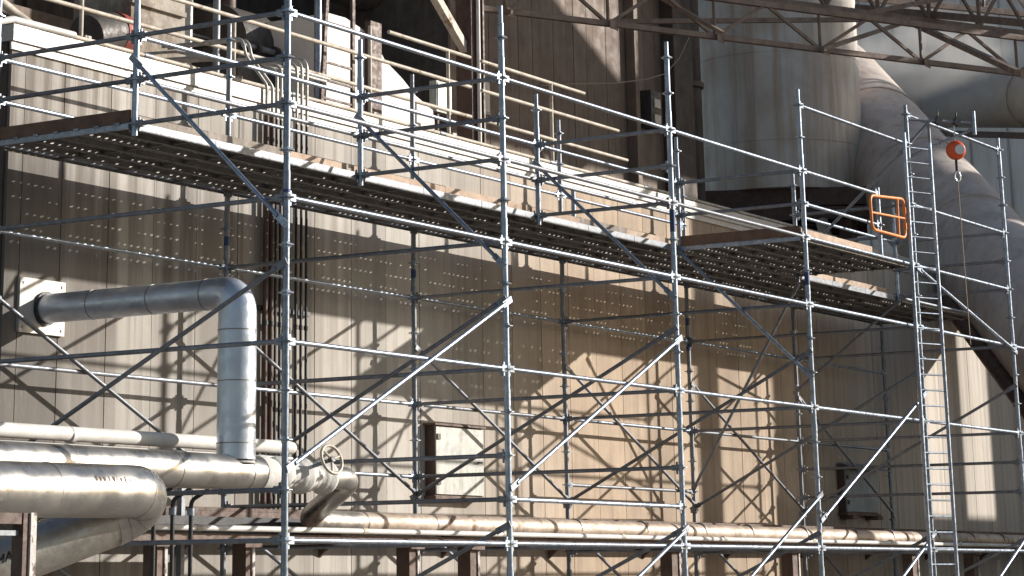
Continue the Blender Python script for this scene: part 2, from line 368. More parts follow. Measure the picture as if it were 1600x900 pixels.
for i, mt in ((0, 'galv_dull_shaded'), (1, 'galv_dull_shaded'), (2, 'galv_dull_shaded'), (3, 'galv_dull_shaded'), (4, 'galv_dull_shaded'), (5, 'galv_dull_shaded')):
    brace(P('I', i, -2.72), P('I', i+1, -4.76), mt)
brace(P('O', 1, -2.7), P('O', 0, -4.78)); brace(P('O', 2, -2.82), P('O', 1, -4.86)); brace(P('O', 4, -3.05), P('O', 3, -5.1-.05*0))
brace(P('O', 3, -4.75), P('O', 2, -6.75)); brace(P('O', 2, -5.28), P('O', 1, -7.2)); brace(P('O', 5, -5.2), P('O', 4, -7.2)); brace(P('O', 4, -5.25), P('O', 3, -7.25))
brace(P('O', 4, -1.05), P('O', 5, -2.1)); brace(P('I', 4, -4.5), P('M', 4, -1.2), 'galv_dull_shaded')
brace(P('I', 5, -2.6), P('M', 5, -1.1), 'galv_dull_shaded')
for i in range(6): brace(P('I', i, -5.15), P('I', i+1, -7.2), 'galv_dull_shaded')
for i in range(1, 6): brace(P('O', i, -5.3), P('I', i, -7.2), 'galv_dull_shaded')
for i in range(7): standard(GX[i], YI, GROUND, -5.25, mat='galv_dull_shaded', foot=True, spigot=False)
for i in range(6): ledger('I', i, -12, mat='galv_dull_shaded')
# perforated planks
def plank_mesh(L, W):
    mb = MB(); rows = 2; pitch = .13; nx = int((L-.12)/pitch); x0 = (L-nx*pitch)/2; hr = .0215; cw = W/2/1.0
    # x-margins
    mb.add([(0, 0, 0), (x0, 0, 0), (x0, W, 0), (0, W, 0)], [(0, 1, 2, 3)])
    mb.add([(L-x0, 0, 0), (L, 0, 0), (L, W, 0), (L-x0, W, 0)], [(0, 1, 2, 3)])
    for r in range(rows):
        for i in range(nx):
            a, b_, c, d = x0+i*pitch, x0+(i+1)*pitch, r*W/2, (r+1)*W/2
            if i % 9 == 8 or random.random() < .16:
                mb.add([(a, c, 0), (b_, c, 0), (b_, d, 0), (a, d, 0)], [(0, 1, 2, 3)]); continue
            mx, my = (a+b_)/2 + (.02 if r else -.02), (c+d)/2; hr = .0215*random.uniform(.7, 1.12)
            ring = [(mx+hr*math.cos(math.pi/4*(j+.5)), my+hr*math.sin(math.pi/4*(j+.5)), 0) for j in range(8)]
            vs = [(a, c, 0), (b_, c, 0), (b_, d, 0), (a, d, 0)] + ring
            # ring indices: 0:22 1:67 2:112 3:157 4:202 5:247 6:292 7:337 degrees
            mb.add(vs, [(1, 2, 4+0, 4+7), (2, 4+1, 4+0), (2, 3, 4+2, 4+1), (3, 4+3, 4+2), (3, 0, 4+4, 4+3), (0, 4+5, 4+4), (0, 1, 4+6, 4+5), (1, 4+7, 4+6)])
    for y in (0, W):                                                 # folded side flanges with return lips
        s = 1 if y == 0 else -1
        mb.add([(0, y, 0), (L, y, 0), (L, y, -.06), (0, y, -.06), (L, y+s*.025, -.06), (0, y+s*.025, -.06)], [(0, 1, 2, 3), (3, 2, 4, 5)])
    mb.add([(0, W/2-.012, -.001), (L, W/2-.012, -.001), (L, W/2, -.035), (0, W/2, -.035), (L, W/2+.012, -.001), (0, W/2+.012, -.001)], [(0, 1, 2, 3), (3, 2, 4, 5)])
    for xx in (.02, L*.25, L*.5, L*.75, L-.06):                      # cross stiffeners
        mb.box((xx, .004, -.045), (xx+.03, W-.004, -.004))
    return mb.mesh('deck_plank', 'plank')
PM = {}
def planks(i, y0, y1, z=-.99):
    n = 6; W = (y1-y0)/n - .012; L = GX[i+1]-GX[i]-.03; key = (i, round(W, 3))
    if key not in PM: PM[key] = [plank_mesh(L, W) for _ in range(4)]
    for j in range(n): link('deck_plank', random.choice(PM[key]), scf, (GX[i]+.015, y0+j*(y1-y0)/n+.006, z+random.uniform(-.003, .003)))
for i in range(6): planks(i, YM+.03, YI+.03)
planks(3, .03, YM-.02)
def board(p, q, h, th, mat, z, name='toe_board', lab=None):
    p, q = Vector((p[0], p[1], z+h/2)), Vector((q[0], q[1], z+h/2))
    o = MB().obox(p, q, th, h).build(name, mat, scf, p)
    if lab: o['label'] = lab
    return o
ZT = -.985
def toe(i, y, mats, x0=.06, x1=.06):
    a, e = GX[i]+x0, GX[i+1]-x1; n = len(mats); L = (e-a)/n
    for j, mt in enumerate(mats): board((a+j*L+.004, y), (a+(j+1)*L-.004, y), .13+.01*(j % 2), .04, mt, ZT)
toe(0, YM+.16, ['timber_grey', 'timber_grey', 'timber']); toe(1, YM+.16, ['timber', 'timber']); toe(2, YM+.16, ['timber', 'timber_grey', 'timber'])
toe(4, YM+.16, ['timber', 'timber']); toe(3, .1, ['timber'], .05, 1.55)
for i in (0, 1, 2, 4):                                               # bright folded edge of the outer plank
    for j in range(3):
        a = GX[i]+.05+j*(GX[i+1]-GX[i]-.1)/3; L = (GX[i+1]-GX[i]-.1)/3
        MB().box((a, YM+.012, -1.06), (a+L-.012, YM+.03, -.968)).build('deck_edge', 'plank_edge', scf)
board((-.02, YM+.05), (-.02, YI-.05), .15, .04, 'timber_brown', ZT, lab='brown timber toe board across the open end')
board((GX[3]-.06, .06), (GX[3]-.06, YM-.06), .15, .04, 'timber_brown', ZT)
for y0, y1, xx in ((YM+.05, YI, -.03), (.05, YM, GX[3]-.03)):        # steel channel with hooks that carries the plank ends
    MB().box((xx-.02, y0, -1.05), (xx+.02, y1, -.99)).build('plank_channel', 'galv', scf)
    for j in range(7):
        MB().box((xx-.035, y0+.12+j*.3, -1.0), (xx-.021, y0+.19+j*.3, -.975)).build('plank_hook', 'galv', scf)
# side bracket with clamps at the top of the ladder standard
ax = Vector((GX[4], 0, 1.42)); ad = Vector((.78, -.62, 0)).normalized()
E1 = ax + ad*1.28
br = MB().tube([ax+ad*.04, E1], .026, 12).tube([ax+Vector((0, 0, -.45)), ax+ad*.45], .024, 12).tube([E1+Vector((0, 0, -.1)), ax+ad*.6+Vector((0, 0, -.38))], .024, 12)
br.tube([ax+ad*.42+Vector((0, 0, -.02)), ax+ad*.42+Vector((0, 0, -.5))], .024, 12).tube([ax+Vector((0, 0, -.62))+ad*.05, ax+ad*.55+Vector((0, 0, -.4))], .022, 12)
bro = br.build('side_bracket', 'galv_dull_shaded', scf, ax)
MB().tube([E1+Vector((0, 0, -.2)), E1+Vector((0, 0, .2))], .034, 12).build('bracket_post', 'galv', bro)
for t in (.6, .95): MB().obox(ax+ad*(t*1.0-.03)+Vector((0, 0, -.05)), ax+ad*(t*1.0+.03)+Vector((0, 0, .05)), .09, .1).tube([ax+ad*t+Vector((0, 0, .03)), ax+ad*t+Vector((0, 0, .16))], .014, 8).build('clamp', 'conduit', bro)
# couplers on the tubes near the ladder
# ------------------------------------------------------------------ ladder, gate, fall arrester
lad = root('ladder', 'tall aluminium access ladder tied to the scaffold beside the orange gate', 'ladder', (16.9, -.12, GROUND))
LA, LB = Vector((16.92, -.12, 0)), Vector((17.45, -.345, 0))
for q, zt in ((LA, 1.12), (LB, 1.0)):
    MB().obox((q.x, q.y, GROUND), (q.x, q.y, zt), .05, .035, up=(1, 0, 0)).build('stile', 'galv', lad, (q.x, q.y, GROUND))
k = 0; z = -7.2
while z < .95:
    MB().tube([LA+Vector((0, 0, z)), LB+Vector((0, 0, z))], .014, 8).build('rung', 'galv', lad); z += .245
gate = root('swing_gate', 'orange tubular safety gate at the end of the deck', 'gate', (15.55, -.06, -.9))
ga, gb = onY(1359, 305, -.07), onY(1412, 311, -.07); gc, ge = onY(1415, 372, -.07), onY(1363, 358, -.07)
mb = MB().tube(bend([ (ga+gb)/2, gb, gc, ge, ga, (ga+gb)/2], .13, 6), .024, 10); mb.build('gate_frame', 'orange', gate)
MB().tube([(ga+ge)/2, (gb+gc)/2], .019, 10).build('mid_rail', 'orange', gate)
gu = ga + (gb-ga)*.8; gl = ge + (gc-ge)*.8
MB().tube([gu, gl], .02, 10).build('stiffener', 'orange', gate)
for z in (.3, .7):
    h = gb + (gc-gb)*z; MB().box(h-Vector((.02, .03, .05)), h+Vector((.1, .03, .05))).build('hinge', 'orange', gate)
cl = ax + ad*.9 + Vector((0, 0, -.06))
srl = root('fall_arrester', 'orange self-retracting fall arrest block hanging from the scaffold bracket', 'fall arrester', cl + Vector((0, 0, -.62)))
c0 = cl + Vector((0, 0, -.42))
mb = MB(); prof = [(-.085, .02), (-.08, .1), (-.06, .145), (0, .165), (.06, .145), (.08, .1), (.085, .02)]
vd = Vector((-.86, -.48, -.12)).normalized()
mb.tube([c0+vd*a for a, _ in prof], [r for _, r in prof], 20); mb.build('housing', 'red_orange', srl, c0)
MB().tube([c0+vd*.07+Vector((.03, -.05, .01)), c0+vd*.096+Vector((.03, -.05, .01))], .082, 18).build('label_disc', 'labelwhite', srl)
MB().tube([c0+Vector((0, 0, .14)), c0+Vector((0, 0, .24)), cl+Vector((0, 0, .0))], .012, 8).build('hanger', 'labelwhite', srl)
MB().tube([c0+Vector((0, 0, -.14)), c0+Vector((0, 0, -.34))], .026, 10).build('swivel', 'conduit', srl)
hk = c0+Vector((0, 0, -.44)); hx = Vector((.84, -.55, 0))
MB().tube([hk+hx*.055*math.cos(a)+Vector((0, 0, .085*math.sin(a))) for a in [2*math.pi*j/16 for j in range(17)]], .017, 8, False).build('snap_hook', 'chrome', srl)
MB().tube([c0+Vector((0, 0, -.5)), c0+Vector((.03, 0, -1.6)), c0+Vector((.08, 0, -3.2))], .008, 6).build('tag_line', 'rope', srl)
# ------------------------------------------------------------------ pipes at lower left
V = Vector
pw = onY(65, 483, YWALL); ry = 1.66
rp = root('riser_pipe', 'blue-silver jacketed pipe coming out of the wall and turning down', 'pipe', (pw.x, ry, -4.74))
hp = [V((pw.x, YWALL-.02, pw.z)), V((pw.x, ry+.42, pw.z))]
MB().tube(hp, .172, 28).build('horizontal_run', 'clad_pale', rp)
elb = bend([V((pw.x, ry+.45, pw.z)), V((pw.x, ry, pw.z)), V((pw.x, ry, pw.z-.5))], .36, 8)
MB().tube(elb, [.178 + .042*i/(len(elb)-1) for i in range(len(elb))], 28).build('elbow', 'clad_pale', rp)
MB().tube([V((pw.x, ry, pw.z-.4)), V((pw.x, ry, -4.6))], .218, 32).build('vertical_run', 'clad_pale', rp)
for z in (pw.z-.42, pw.z-.98, -4.42): MB().tube([V((pw.x, ry, z)), V((pw.x, ry, z-.012))], 0.2215, 32).build('jacket_seam', 'seam', rp)
for y in (ry+.42, ry+1.2, ry+2.1): MB().tube([V((pw.x, y, pw.z)), V((pw.x, y+.012, pw.z))], .1755 if y > ry+.5 else .181, 28).build('jacket_seam', 'seam', rp)
MB().tube([V((pw.x, YWALL-.09, pw.z)), V((pw.x, YWALL-.05, pw.z))], .2, 28).build('collar', 'conduit', rp)
MB().box((pw.x-.44, YWALL-.05, pw.z-.3), (pw.x+.36, YWALL-.006, pw.z+.34)).build('wall_plate', 'flash', rp)
for ux in (-.38, .3):
    for uz in (-.24, .28): MB().tube([V((pw.x+ux, YWALL-.06, pw.z+uz)), V((pw.x+ux, YWALL-.05, pw.z+uz))], .018, 6).build('bolt', 'galv_dull_shaded', rp)
# header B with tee, insulated valve and offset
hb = root('header_pipe', 'silver jacketed header pipe running under the riser to the handwheel valve', 'pipe', (1.0, ry, -4.93))
bz = -4.74
MB().tube([V((-6, ry, bz)), V((1.75, ry, bz))], .192, 32).build('run', 'clad', hb)
for a in (-3.4, -1.5, .2, 1.45): MB().tube([V((a, ry, bz)), V((a+.014, ry, bz))], .196, 32).build('jacket_seam', 'seam', hb)
MB().tube([V((pw.x, ry, -4.62)), V((pw.x, ry, bz+.1))], .215, 24).build('tee_branch', 'wrap', hb)
MB().tube([V((1.7, ry, bz)), V((1.8, ry, bz)), V((1.98, ry, bz))], [.2, .21, .17], 24).build('tee_end', 'wrap', hb)
val = root('gate_valve', 'blanket-wrapped valve with a cream spoked handwheel behind the scaffold post', 'valve', (2.4, ry, bz-.2))
MB().tube([V((1.99+.04*i, ry, bz)) for i in range(28)], [.17+.03*math.sin(i*.55)+.014*math.sin(i*2.3) for i in range(28)], 24).build('insulation_blanket', 'wrap', val)
hw = V((2.58, ry-.42, bz+.17)); ha = V((-.12, -.95, .3)).normalized(); hu = ha.orthogonal().normalized(); hv = ha.cross(hu)
MB().tube([hw+(hu*math.cos(a)+hv*math.sin(a))*.165 for a in [2*math.pi*j/28 for j in range(29)]], .019, 10, False).build('handwheel_rim', 'wheel', val, hw)
for j in range(3):
    a = 2*math.pi*j/3+.5; MB().tube([hw, hw+(hu*math.cos(a)+hv*math.sin(a))*.16], [.018, .013], 8).build('handwheel_spoke', 'wheel', val)
MB().tube([hw+ha*.03, hw-ha*.03], .034, 12).build('handwheel_hub', 'conduit', val)
MB().tube([hw-ha*.02, V((2.55, ry, bz+.05))], .022, 10).build('stem', 'galv_dull_shaded', val)
# lower pipe C
CY, CZ = 2.8, -5.2
lp = root('lower_pipe', 'long weathered tan pipe running along the pipe rack below the deck', 'pipe', (4.6, CY, CZ-.14))
off = bend([V((2.7, ry, bz)), V((3.62, ry, bz)), V((4.22, CY, CZ)), V((5.3, CY, CZ))], .5, 9)
MB().tube(off[:13], .135, 22).build('drop_elbow', 'clad', lp); MB().tube(off[11:], .135, 22).build('offset_elbow', 'clad_dirty', lp)
MB().tube([V((5.0, CY, CZ)), V((20, CY, CZ-.04)), V((44, CY, CZ-.06))], .132, 24).build('run', 'lower', lp)
for i in range(20):
    a = 5.3+i*1.9+random.uniform(-.3, .3); MB().tube([V((a, CY, CZ-.003*i*.4)), V((a+.03, CY, CZ-.003*i*.4))], .1365, 24).build('jacket_band', 'seam', lp)
sp_ = root('slim_pipe', 'slim off-white pipe clipped along the front of the pipe rack', 'pipe', (4, 2.42, -5.34))
MB().tube([V((-.6, 2.42, -5.31)), V((12.7, 2.42, -5.325)), V((44, 2.42, -5.36))], .034, 12).build('run', 'whitepipe', sp_)
for i in range(9): MB().tube([V((1.6+i*3.3, 2.42, -5.313-.0012*i)), V((1.7+i*3.3, 2.42, -5.313-.0012*i))], .04, 12).build('coupling', 'tan', sp_)
# pipe D (white) and its thin conduit
wp = root('white_pipe', 'white painted pipe with a rounded end running behind the riser', 'pipe', (0, 2.3, -4.47))
MB().tube([V((-8, 2.3, -4.40)), V((3.2, 2.3, -4.38)), V((3.27, 2.3, -4.38)), V((3.32, 2.3, -4.38))], [.078, .078, .068, .035], 20).build('run', 'whitepipe', wp)
for a in (-.72, 1.9): MB().tube([V((a, 2.3, -4.397)), V((a+.06, 2.3, -4.397))], .089, 20).build('band_clamp', 'whitepipe', wp)
cdt = root('thin_conduit', 'thin white conduit under the white pipe', 'conduit', (0, 2.25, -4.53))
MB().tube([V((-8, 2.18, -4.53)), V((3.1, 2.18, -4.515))], .021, 10).build('run', 'whitepipe', cdt)
rk = root('upper_pipe_support', 'dark steel support beam under the white pipe', 'pipe support', (-1.2, 2.3, -4.6))
MB().box((-8, 2.22, -4.66), (-.3, 2.42, -4.56)).build('beam', 'beam', rk)
MB().box((-.3, 2.2, -4.68), (-.18, 2.44, -4.54)).build('beam_end', 'peel', rk)
for a in (-2.0, 2.9): MB().box((a, 3.66, GROUND), (a+.07, 3.73, -4.61)).build('post', 'galv_dull_shaded', rk); MB().box((a, 2.345, -4.66 if a < 0 else -4.6), (a+.07, 3.73, -4.608 if a > 0 else -4.664+.05)).build('outrigger', 'galv_dull_shaded', rk)
MB().box((-.18, 2.26, -4.6), (3.0, 2.34, -4.565)).build('strut', 'beam', rk)
# front pipe A
AY = -1.0
fp = root('front_pipe', 'thick silver jacketed pipe elbow in the near left foreground', 'pipe', (-4.4, AY, -5.4))
a1 = onY(0, 766, AY); a2 = onY(205, 768, AY); ar = .228
far = onY(-60, 903, AY+.95)
ec = V((a2.x+.28, AY, a2.z+.002)); sgn = (far-ec)
MB().tube([V((a1.x-3, AY, a1.z-.03)), V((a2.x, AY, a2.z))], ar, 40).build('run', 'clad', fp)
epts = []
dd = sgn.normalized(); q0, q3 = V((a2.x-.02, AY, a2.z)), onY(172, 815, AY+.3)
dd = (far-q3).normalized()
c1, c2 = q0+V((.3, 0, 0)), q3-dd*.3
for i in range(15):
    t = i/14; epts.append(q0*(1-t)**3+c1*3*t*(1-t)**2+c2*3*t*t*(1-t)+q3*t**3)
MB().tube(epts, ar*1.003, 40).build('elbow', 'clad', fp)
MB().tube([q3-dd*.02, q3+dd*3.2], ar*.985, 40).build('return_run', 'clad_dirty', fp)
for i in (1, 5, 9, 12):
    t = (epts[i+1]-epts[i]).normalized(); MB().tube([epts[i], epts[i]+t*.01], ar*1.012, 40).build('gore_seam', 'seam', fp)
MB().tube([V((a2.x-1.15, AY, a2.z-.012)), V((a2.x-1.138, AY, a2.z-.012))], ar*1.006, 40).build('jacket_seam', 'seam', fp)
# smeared, unreadable stencil marks and the painted letters MA on the return run
for i in range(9):
    a = a2.x-.72+i*.055+random.uniform(-.012, .012); th = math.radians(204+random.uniform(-2, 2)); hh = random.uniform(.012, .03); ww = random.uniform(.015, .045)
    vs = []
    for dx in (0, ww):
        for dz in (-hh, hh):
            ang = th + dz/ar; vs.append((a+dx+random.uniform(-.006, .006), AY+(ar+.002)*math.cos(ang), a2.z-.006-(ar+.002)*math.sin(ang)*-1*-1))
    MB().add(vs, [(0, 1, 3, 2)]).build('paint_smear', 'stain', fp)
# painted letters: flat strokes laid just off the return run, facing the viewer
def on_return(x, y):
    """where the sight line of a photo pixel meets the return run's jacket"""
    d = V(ray(x, y)); o = V(CAM); n_ = dd; w0 = o-q3
    a_ = d - n_*d.dot(n_); b_ = w0 - n_*w0.dot(n_); r_ = ar*.985+.004
    A, B, C_ = a_.dot(a_), 2*a_.dot(b_), b_.dot(b_)-r_*r_; D = B*B-4*A*C_
    return o + d*((-B-math.sqrt(max(0, D)))/(2*A))
def stroke(pts, wpx, mat, name='letter_stroke'):
    mb = MB()
    for (x0, y0), (x1, y1) in pts:
        L = math.hypot(x1-x0, y1-y0); nx, ny = -(y1-y0)/L*wpx/2, (x1-x0)/L*wpx/2
        mb.add([on_return(x0+nx, y0+ny), on_return(x1+nx, y1+ny), on_return(x1-nx, y1-ny), on_return(x0-nx, y0-ny)], [(0, 1, 2, 3)])
    return mb.build(name, mat, fp)
mk = lambda u, v_: (-4+u*.93+v_*.12, 884-u*.42-v_)                    # baseline climbs to the right along the pipe
stroke([(mk(0, 0), mk(0, 15)), (mk(0, 15), mk(4.5, 6)), (mk(4.5, 6), mk(9, 15)), (mk(9, 15), mk(9, 0))], 3, 'black')
stroke([(mk(13, 0), mk(18, 15)), (mk(18, 15), mk(23, 0)), (mk(15, 5), mk(21, 5))], 3, 'black')
stroke([((47, 845), (62, 838))], 10, 'timber', 'flow_tag')
# slim drain lines below the header
for j in (0, 2, 4):
    a = .35+.16*j; o = root('drain_line', ('nearest the thick foreground elbow', 'second beside the foreground elbow', 'middle one beside the foreground elbow', 'fourth beside the foreground elbow', 'farthest from the foreground elbow')[j]+', slim dark drain line under the header', 'pipe', (a, 2.0, GROUND), 'drain lines under the header')
    MB().tube(bend([V((a, ry+.1, bz-.19)), V((a, 2.0, bz-.3)), V((a, 2.0, GROUND))], .1, 4), .024, 8).build('run', 'conduit', o)
    MB().tube([V((a, 2.0, -5.2+.05*(j % 2))), V((a, 2.0, -5.12+.05*(j % 2)))], .042, 8).build('union', 'galv', o)
# left frame
fr = root('pipe_stand', 'peeling painted steel frame under the thick foreground pipe', 'pipe support', (-4.0, AY-.4, GROUND))
f0 = onY(30, 801, AY-.35); f1 = onY(48, 801, AY-.35)
MB().box((f0.x, AY-.4, GROUND), (f1.x-.07, AY-.28, f0.z-.002)).build('post', 'brown', fr)
MB().box((f1.x-.068, AY-.42, GROUND), (f1.x, AY-.3, f0.z)).build('post_flange', 'peel', fr)
MB().box((f0.x-4, AY-.39, f0.z-.09), (f0.x-.002, AY-.29, f0.z-.004)).build('beam', 'brown', fr)
MB().box((f0.x-4, AY-.36, f0.z-.18), (f0.x-.002, AY-.3, f0.z-.14)).build('lower_beam', 'galv_dull_shaded', fr)
# pipe rack along the wall
prk = root('pipe_rack', 'rusty brown steel pipe rack carrying the long tan pipe', 'pipe rack', (8, 2.6, GROUND))
MB().box((.1, 2.5, -5.46), (44, 3.05, -5.37)).build('beam', 'beam', prk)
MB().box((-3, 3.1, -5.42), (5.0, 3.6, -5.16)).build('side_channel', 'conduit', prk)
for px, wd in ((245, .11), (383, .1), (640, .16), (735, .16), (1050, .2), (1238, .2), (1425, .22), (1520, .22)):
    a = onY(px, 870, 2.6).x
    MB().box((a-wd/2, 2.55, GROUND), (a+wd/2, 2.75, -5.462)).build('post', 'beam', prk)
    MB().box((a+wd/2+.002, 2.53, GROUND), (a+wd/2+.05, 2.6, -5.462)).build('post_flange', 'peel', prk)
    MB().box((a-.16, 2.47, -5.52), (a+.16, 2.53, -5.463)).build('cross_plate', 'beam', prk)
MB().obox((2, 2.65, -5.9), (6.4, 2.65, -7.4), .06, .06).build('tie_rod', 'galv_dull_shaded', prk)
# ------------------------------------------------------------------ wall hatches
def hatch(name, label, p0, p1, z0, z1, dep, mat, awning):
    h = root(name, label, 'hatch', (p0, YWALL-dep, z0))
    MB().box((p0, YWALL-dep, z0), (p1, YWALL-.007, z1)).build('box_body', 'brown', h)
    MB().box((p0+.015, YWALL-dep-.03, z0+.02), (p1-.01, YWALL-dep-.001, z1-.02)).build('door', mat, h)
    MB().box((p0-.05, YWALL-dep-.06, z1+.002), (p1+.02, YWALL-.008, z1+.03)).build('top_cap', 'beam' if not awning else mat, h)
    MB().box((p0-.04, YWALL-dep-.05, z0-.05), (p1+.02, YWALL-.008, z0-.002)).build('sill', 'beam', h)
    for zz in (z0+.15, z1-.2): MB().box((p0+.03, YWALL-dep-.05, zz), (p0+.11, YWALL-dep-.031, zz+.08)).build('hinge', 'brown', h)
    MB().tube([V((p1-.12, YWALL-dep-.035, (z0+z1)/2)), V((p1-.12, YWALL-dep-.07, (z0+z1)/2)), V((p1-.24, YWALL-dep-.07, (z0+z1)/2))], .012, 6).build('handle', 'conduit', h)
    if awning:
        for j in range(5):
            MB().obox((p0+(p1-p0)*(j+.5)/5, YWALL-dep-.32, z1-.02), (p0+(p1-p0)*(j+.5)/5, YWALL-.05, z1+.12), (p1-p0)/5-.01, .012).build('awning_strip', mat, h)
        for q in (p0+.05, p1-.3): MB().box((q, YWALL-dep-.12, z0-.12), (q+.25, YWALL-.01, z0-.052)).build('foot', 'beam', h)
hatch('wall_hatch', 'pale grey streaked hatch box on the sunlit wall left of centre', onY(681, 720, YWALL-.19).x, onY(756, 720, YWALL-.19).x, -4.73, -3.74, .16, 'paneldoor', False)
hatch('wall_hatch', 'blue-grey hatch with a small awning on the shaded wall', onY(1322, 760, YWALL-.19).x, onY(1372, 760, YWALL-.19).x, -4.72, -3.9, .16, 'panelblue', True)
# ------------------------------------------------------------------ vertical conduits over the parapet and down the wall
for j, (pxc, mt) in enumerate(((414, 'brown'), (423, 'brown'), (430, 'conduit'), (437, 'conduit'), (443, 'conduit'), (462, 'conduit'), (470, 'conduit'), (478, 'conduit'))):
    xc = onY(pxc, 500, 4.47).x
    lab = 'rusty brown' if mt == 'brown' else 'dark'
    o = root('wall_conduit', '%s vertical conduit running down the wall, number %s from the left of the bundle' % (lab, ('one', 'two', 'three', 'four', 'five', 'six', 'seven', 'eight')[j]), 'conduit', (xc, 4.45, -5), 'conduits running down the wall')
    yy = 4.47; zt = 1.0+.05*j
    MB().tube([V((xc, yy, -5.0)), V((xc, yy, .2))], .02 if j > 1 else .034, 10).build('dark_length', mt, o)
    up = [V((xc, yy, .18)), V((xc, yy, .78+.05*j))]
    if j < 2: up = [V((xc, yy, .18)), V((xc, yy, .62)), V((xc-.28, yy+.15, 1.0)), V((xc-.3, yy+.2, 1.25)), V((xc-.3, yy+1.6, 1.3))]
    elif j in (3, 4): up += [V((xc+.1, yy+.45, .9+.05*j)), V((xc+1.9, yy+.6, .95+.05*j))]
    else: up += [V((xc, yy+.35, .84+.05*j)), V((xc-.35, yy+1.5, 1.25)), V((xc-.4, yy+2.4, 1.3))]
    MB().tube(bend(up, .16, 6), .022, 10).build('bent_length', 'conduit_grey', o)
    for z in (-2.62, -4.35): MB().tube([V((xc, yy, z)), V((xc, yy, z+.06))], .032 if j > 1 else .045, 10).build('coupling', 'conduit', o)
st = root('conduit_strut', 'short dark strut clamping the vertical conduits to the wall', 'strut', (4.9, 4.5, -2.4))
MB().box((onY(405, 500, 4.5).x, 4.506, -2.42), (onY(486, 500, 4.5).x, 4.579, -2.36)).build('channel', 'conduit', st)
# ------------------------------------------------------------------ roof edge: guard rail, pipes, equipment
GY = 5.35
gr = root('roof_guard_rail', 'tan painted pipe guard rail along the roof edge', 'guard rail', (6, GY, ROOF))
def railline(a, b, nm='rail'):
    p, q = onY(*a, GY), onY(*b, GY); z = (p.z+q.z)/2
    return p, q, z
zA = onY(300, 61, GY).z; zB = onY(560, 84, GY).z; zC = zB + (zB-zA)
xr = onY(735, 140, GY).x
for z, x0, x1 in ((zA, -3, xr), (zB, -3, xr), (zA, xr+.35, 17.5), (zB, xr+.35, 17.2), (zC, 9.9, xr), (zC, xr+.35, 16)):
    MB().tube([V((x0, GY, z)), V((x1, GY, z))], .03, 10).build('rail', 'tan', gr)
for px in (125, 365, 578, 700, 860):
    a = onY(px, 100, GY).x; MB().tube([V((a, GY, ROOF-.05)), V((a, GY, zB+(.0 if px < 500 else zC-zB)))], .03, 10).build('post', 'tan', gr)
    MB().box((a+.03, GY-.06, ROOF-.05), (a+.14, GY+.06, ROOF+.5)).build('post_foot', 'peel', gr)
for j in range(7):
    yy = 4.98+.17*j; zz = .66+.05*((j*3) % 4)
    o = root('roof_pipe', ('white', 'tan', 'pale grey', 'tan', 'dull tan', 'pale grey', 'tan')[j] + ' pipe along the roof edge, ' + ('nearest the flashing', 'second from the flashing', 'third from the flashing', 'fourth from the flashing', 'fifth from the flashing', 'sixth from the flashing', 'farthest from the flashing')[j], 'pipe', (8, yy, zz), 'pipes along the roof edge')
    x0, x1 = ((1.9, 30), (1.2, 26), (8.6, 28), (9, 26), (9.4, 27), (9.9, 26), (10.3, 25))[j]
    MB().tube([V((x0, yy, zz)), V((x1, yy, zz))], (.045, .03, .035, .03, .028, .032, .028)[j], 10).build('run', ('whitepipe', 'tan', 'conduit_grey', 'tan', 'tan', 'conduit_grey', 'tan')[j], o)
    for a in (3.6, 6.9, 10.8, 14.2, 17.5):
        if a > x0: MB().tube([V((a+.2*j, yy, zz)), V((a+.2*j+.16, yy, zz))], .052 if j == 0 else .04, 10).build('coupling', 'galv_dull_shaded', o)
stn = root('pipe_stand', 'slotted steel stand carrying the roof pipes', 'pipe support', (8.5, 5.4, ROOF))
for a in (3.4, 9.3, 12.6, 16.0, 19.5):
    MB().box((a, 4.95, ROOF-.06), (a+.05, 5.0, .6)).build('leg', 'peel', stn); MB().box((a, 4.95, .55), (a+.06, 6.25, .6)).build('cross_bar', 'brown', stn)
# big tan pipe bending over the left corner
lc = root('corner_pipe', 'tan pipe elbow coming over the roof corner at upper left', 'pipe', (0.5, 5.3, .6))
MB().tube(bend([onY(-60, -50, 5.6), onY(25, 22, 5.5), onY(70, 55, 5.3), onY(160, 88, 5.2)], .3, 6), .06, 14).build('run', 'tan', lc)
lc2 = root('corner_pipe', 'pale slim pipe clamped beside the upper left roof corner', 'pipe', (0.4, 5.1, .6))
MB().tube(bend([onY(-40, 40, 5.2), onY(20, 30, 5.15), onY(116, 55, 5.15)], .2, 5), .045, 12).build('run', 'whitepipe', lc2)
# rear cladding and machinery
rw = root('rear_house', 'clad house at the back of the roof, coloured dark for its shade', 'building', (6, 13, ROOF))
MB().box((-14, 13, ROOF), (24, 20, 16)).build('wall', 'backwall', rw)
for i in range(14): MB().box((-13+i*2.3, 12.93, ROOF), (-12.85+i*2.3, 12.995, 16)).build('pilaster', 'backwall', rw)
for z in (3.4, 6.1): MB().box((-14, 12.8, z), (24, 12.925, z+.22)).build('girt', 'truss', rw)
tk = root('motor_drum', 'grey horizontal drum with a rusty red end cap on the roof', 'drum', (3.2, 7.4, ROOF))
t0, t1 = onY(135, 58, 7.4), onY(193, 58, 7.4)
MB().tube([t0, t1-V((.25, 0, .0))], .32, 24).build('drum_body', 'machine', tk); MB().tube([t1-V((.25, 0, 0)), t1-V((.06, 0, 0)), t1], [.33, .33, .26], 24).build('end_cap', 'red', tk)
MB().box((t0.x, 7.2, ROOF-.05), (t1.x-.3, 7.6, t0.z-.2)).build('saddle', 'brown', tk)
ch = root('crusted_chute', 'dust-crusted rectangular chute standing behind the roof edge', 'chute', (5.5, 7.2, ROOF))
c0_, c1_ = onY(203, 40, 7.2), onY(283, 40, 7.2)
mbx = MB(); vs = []
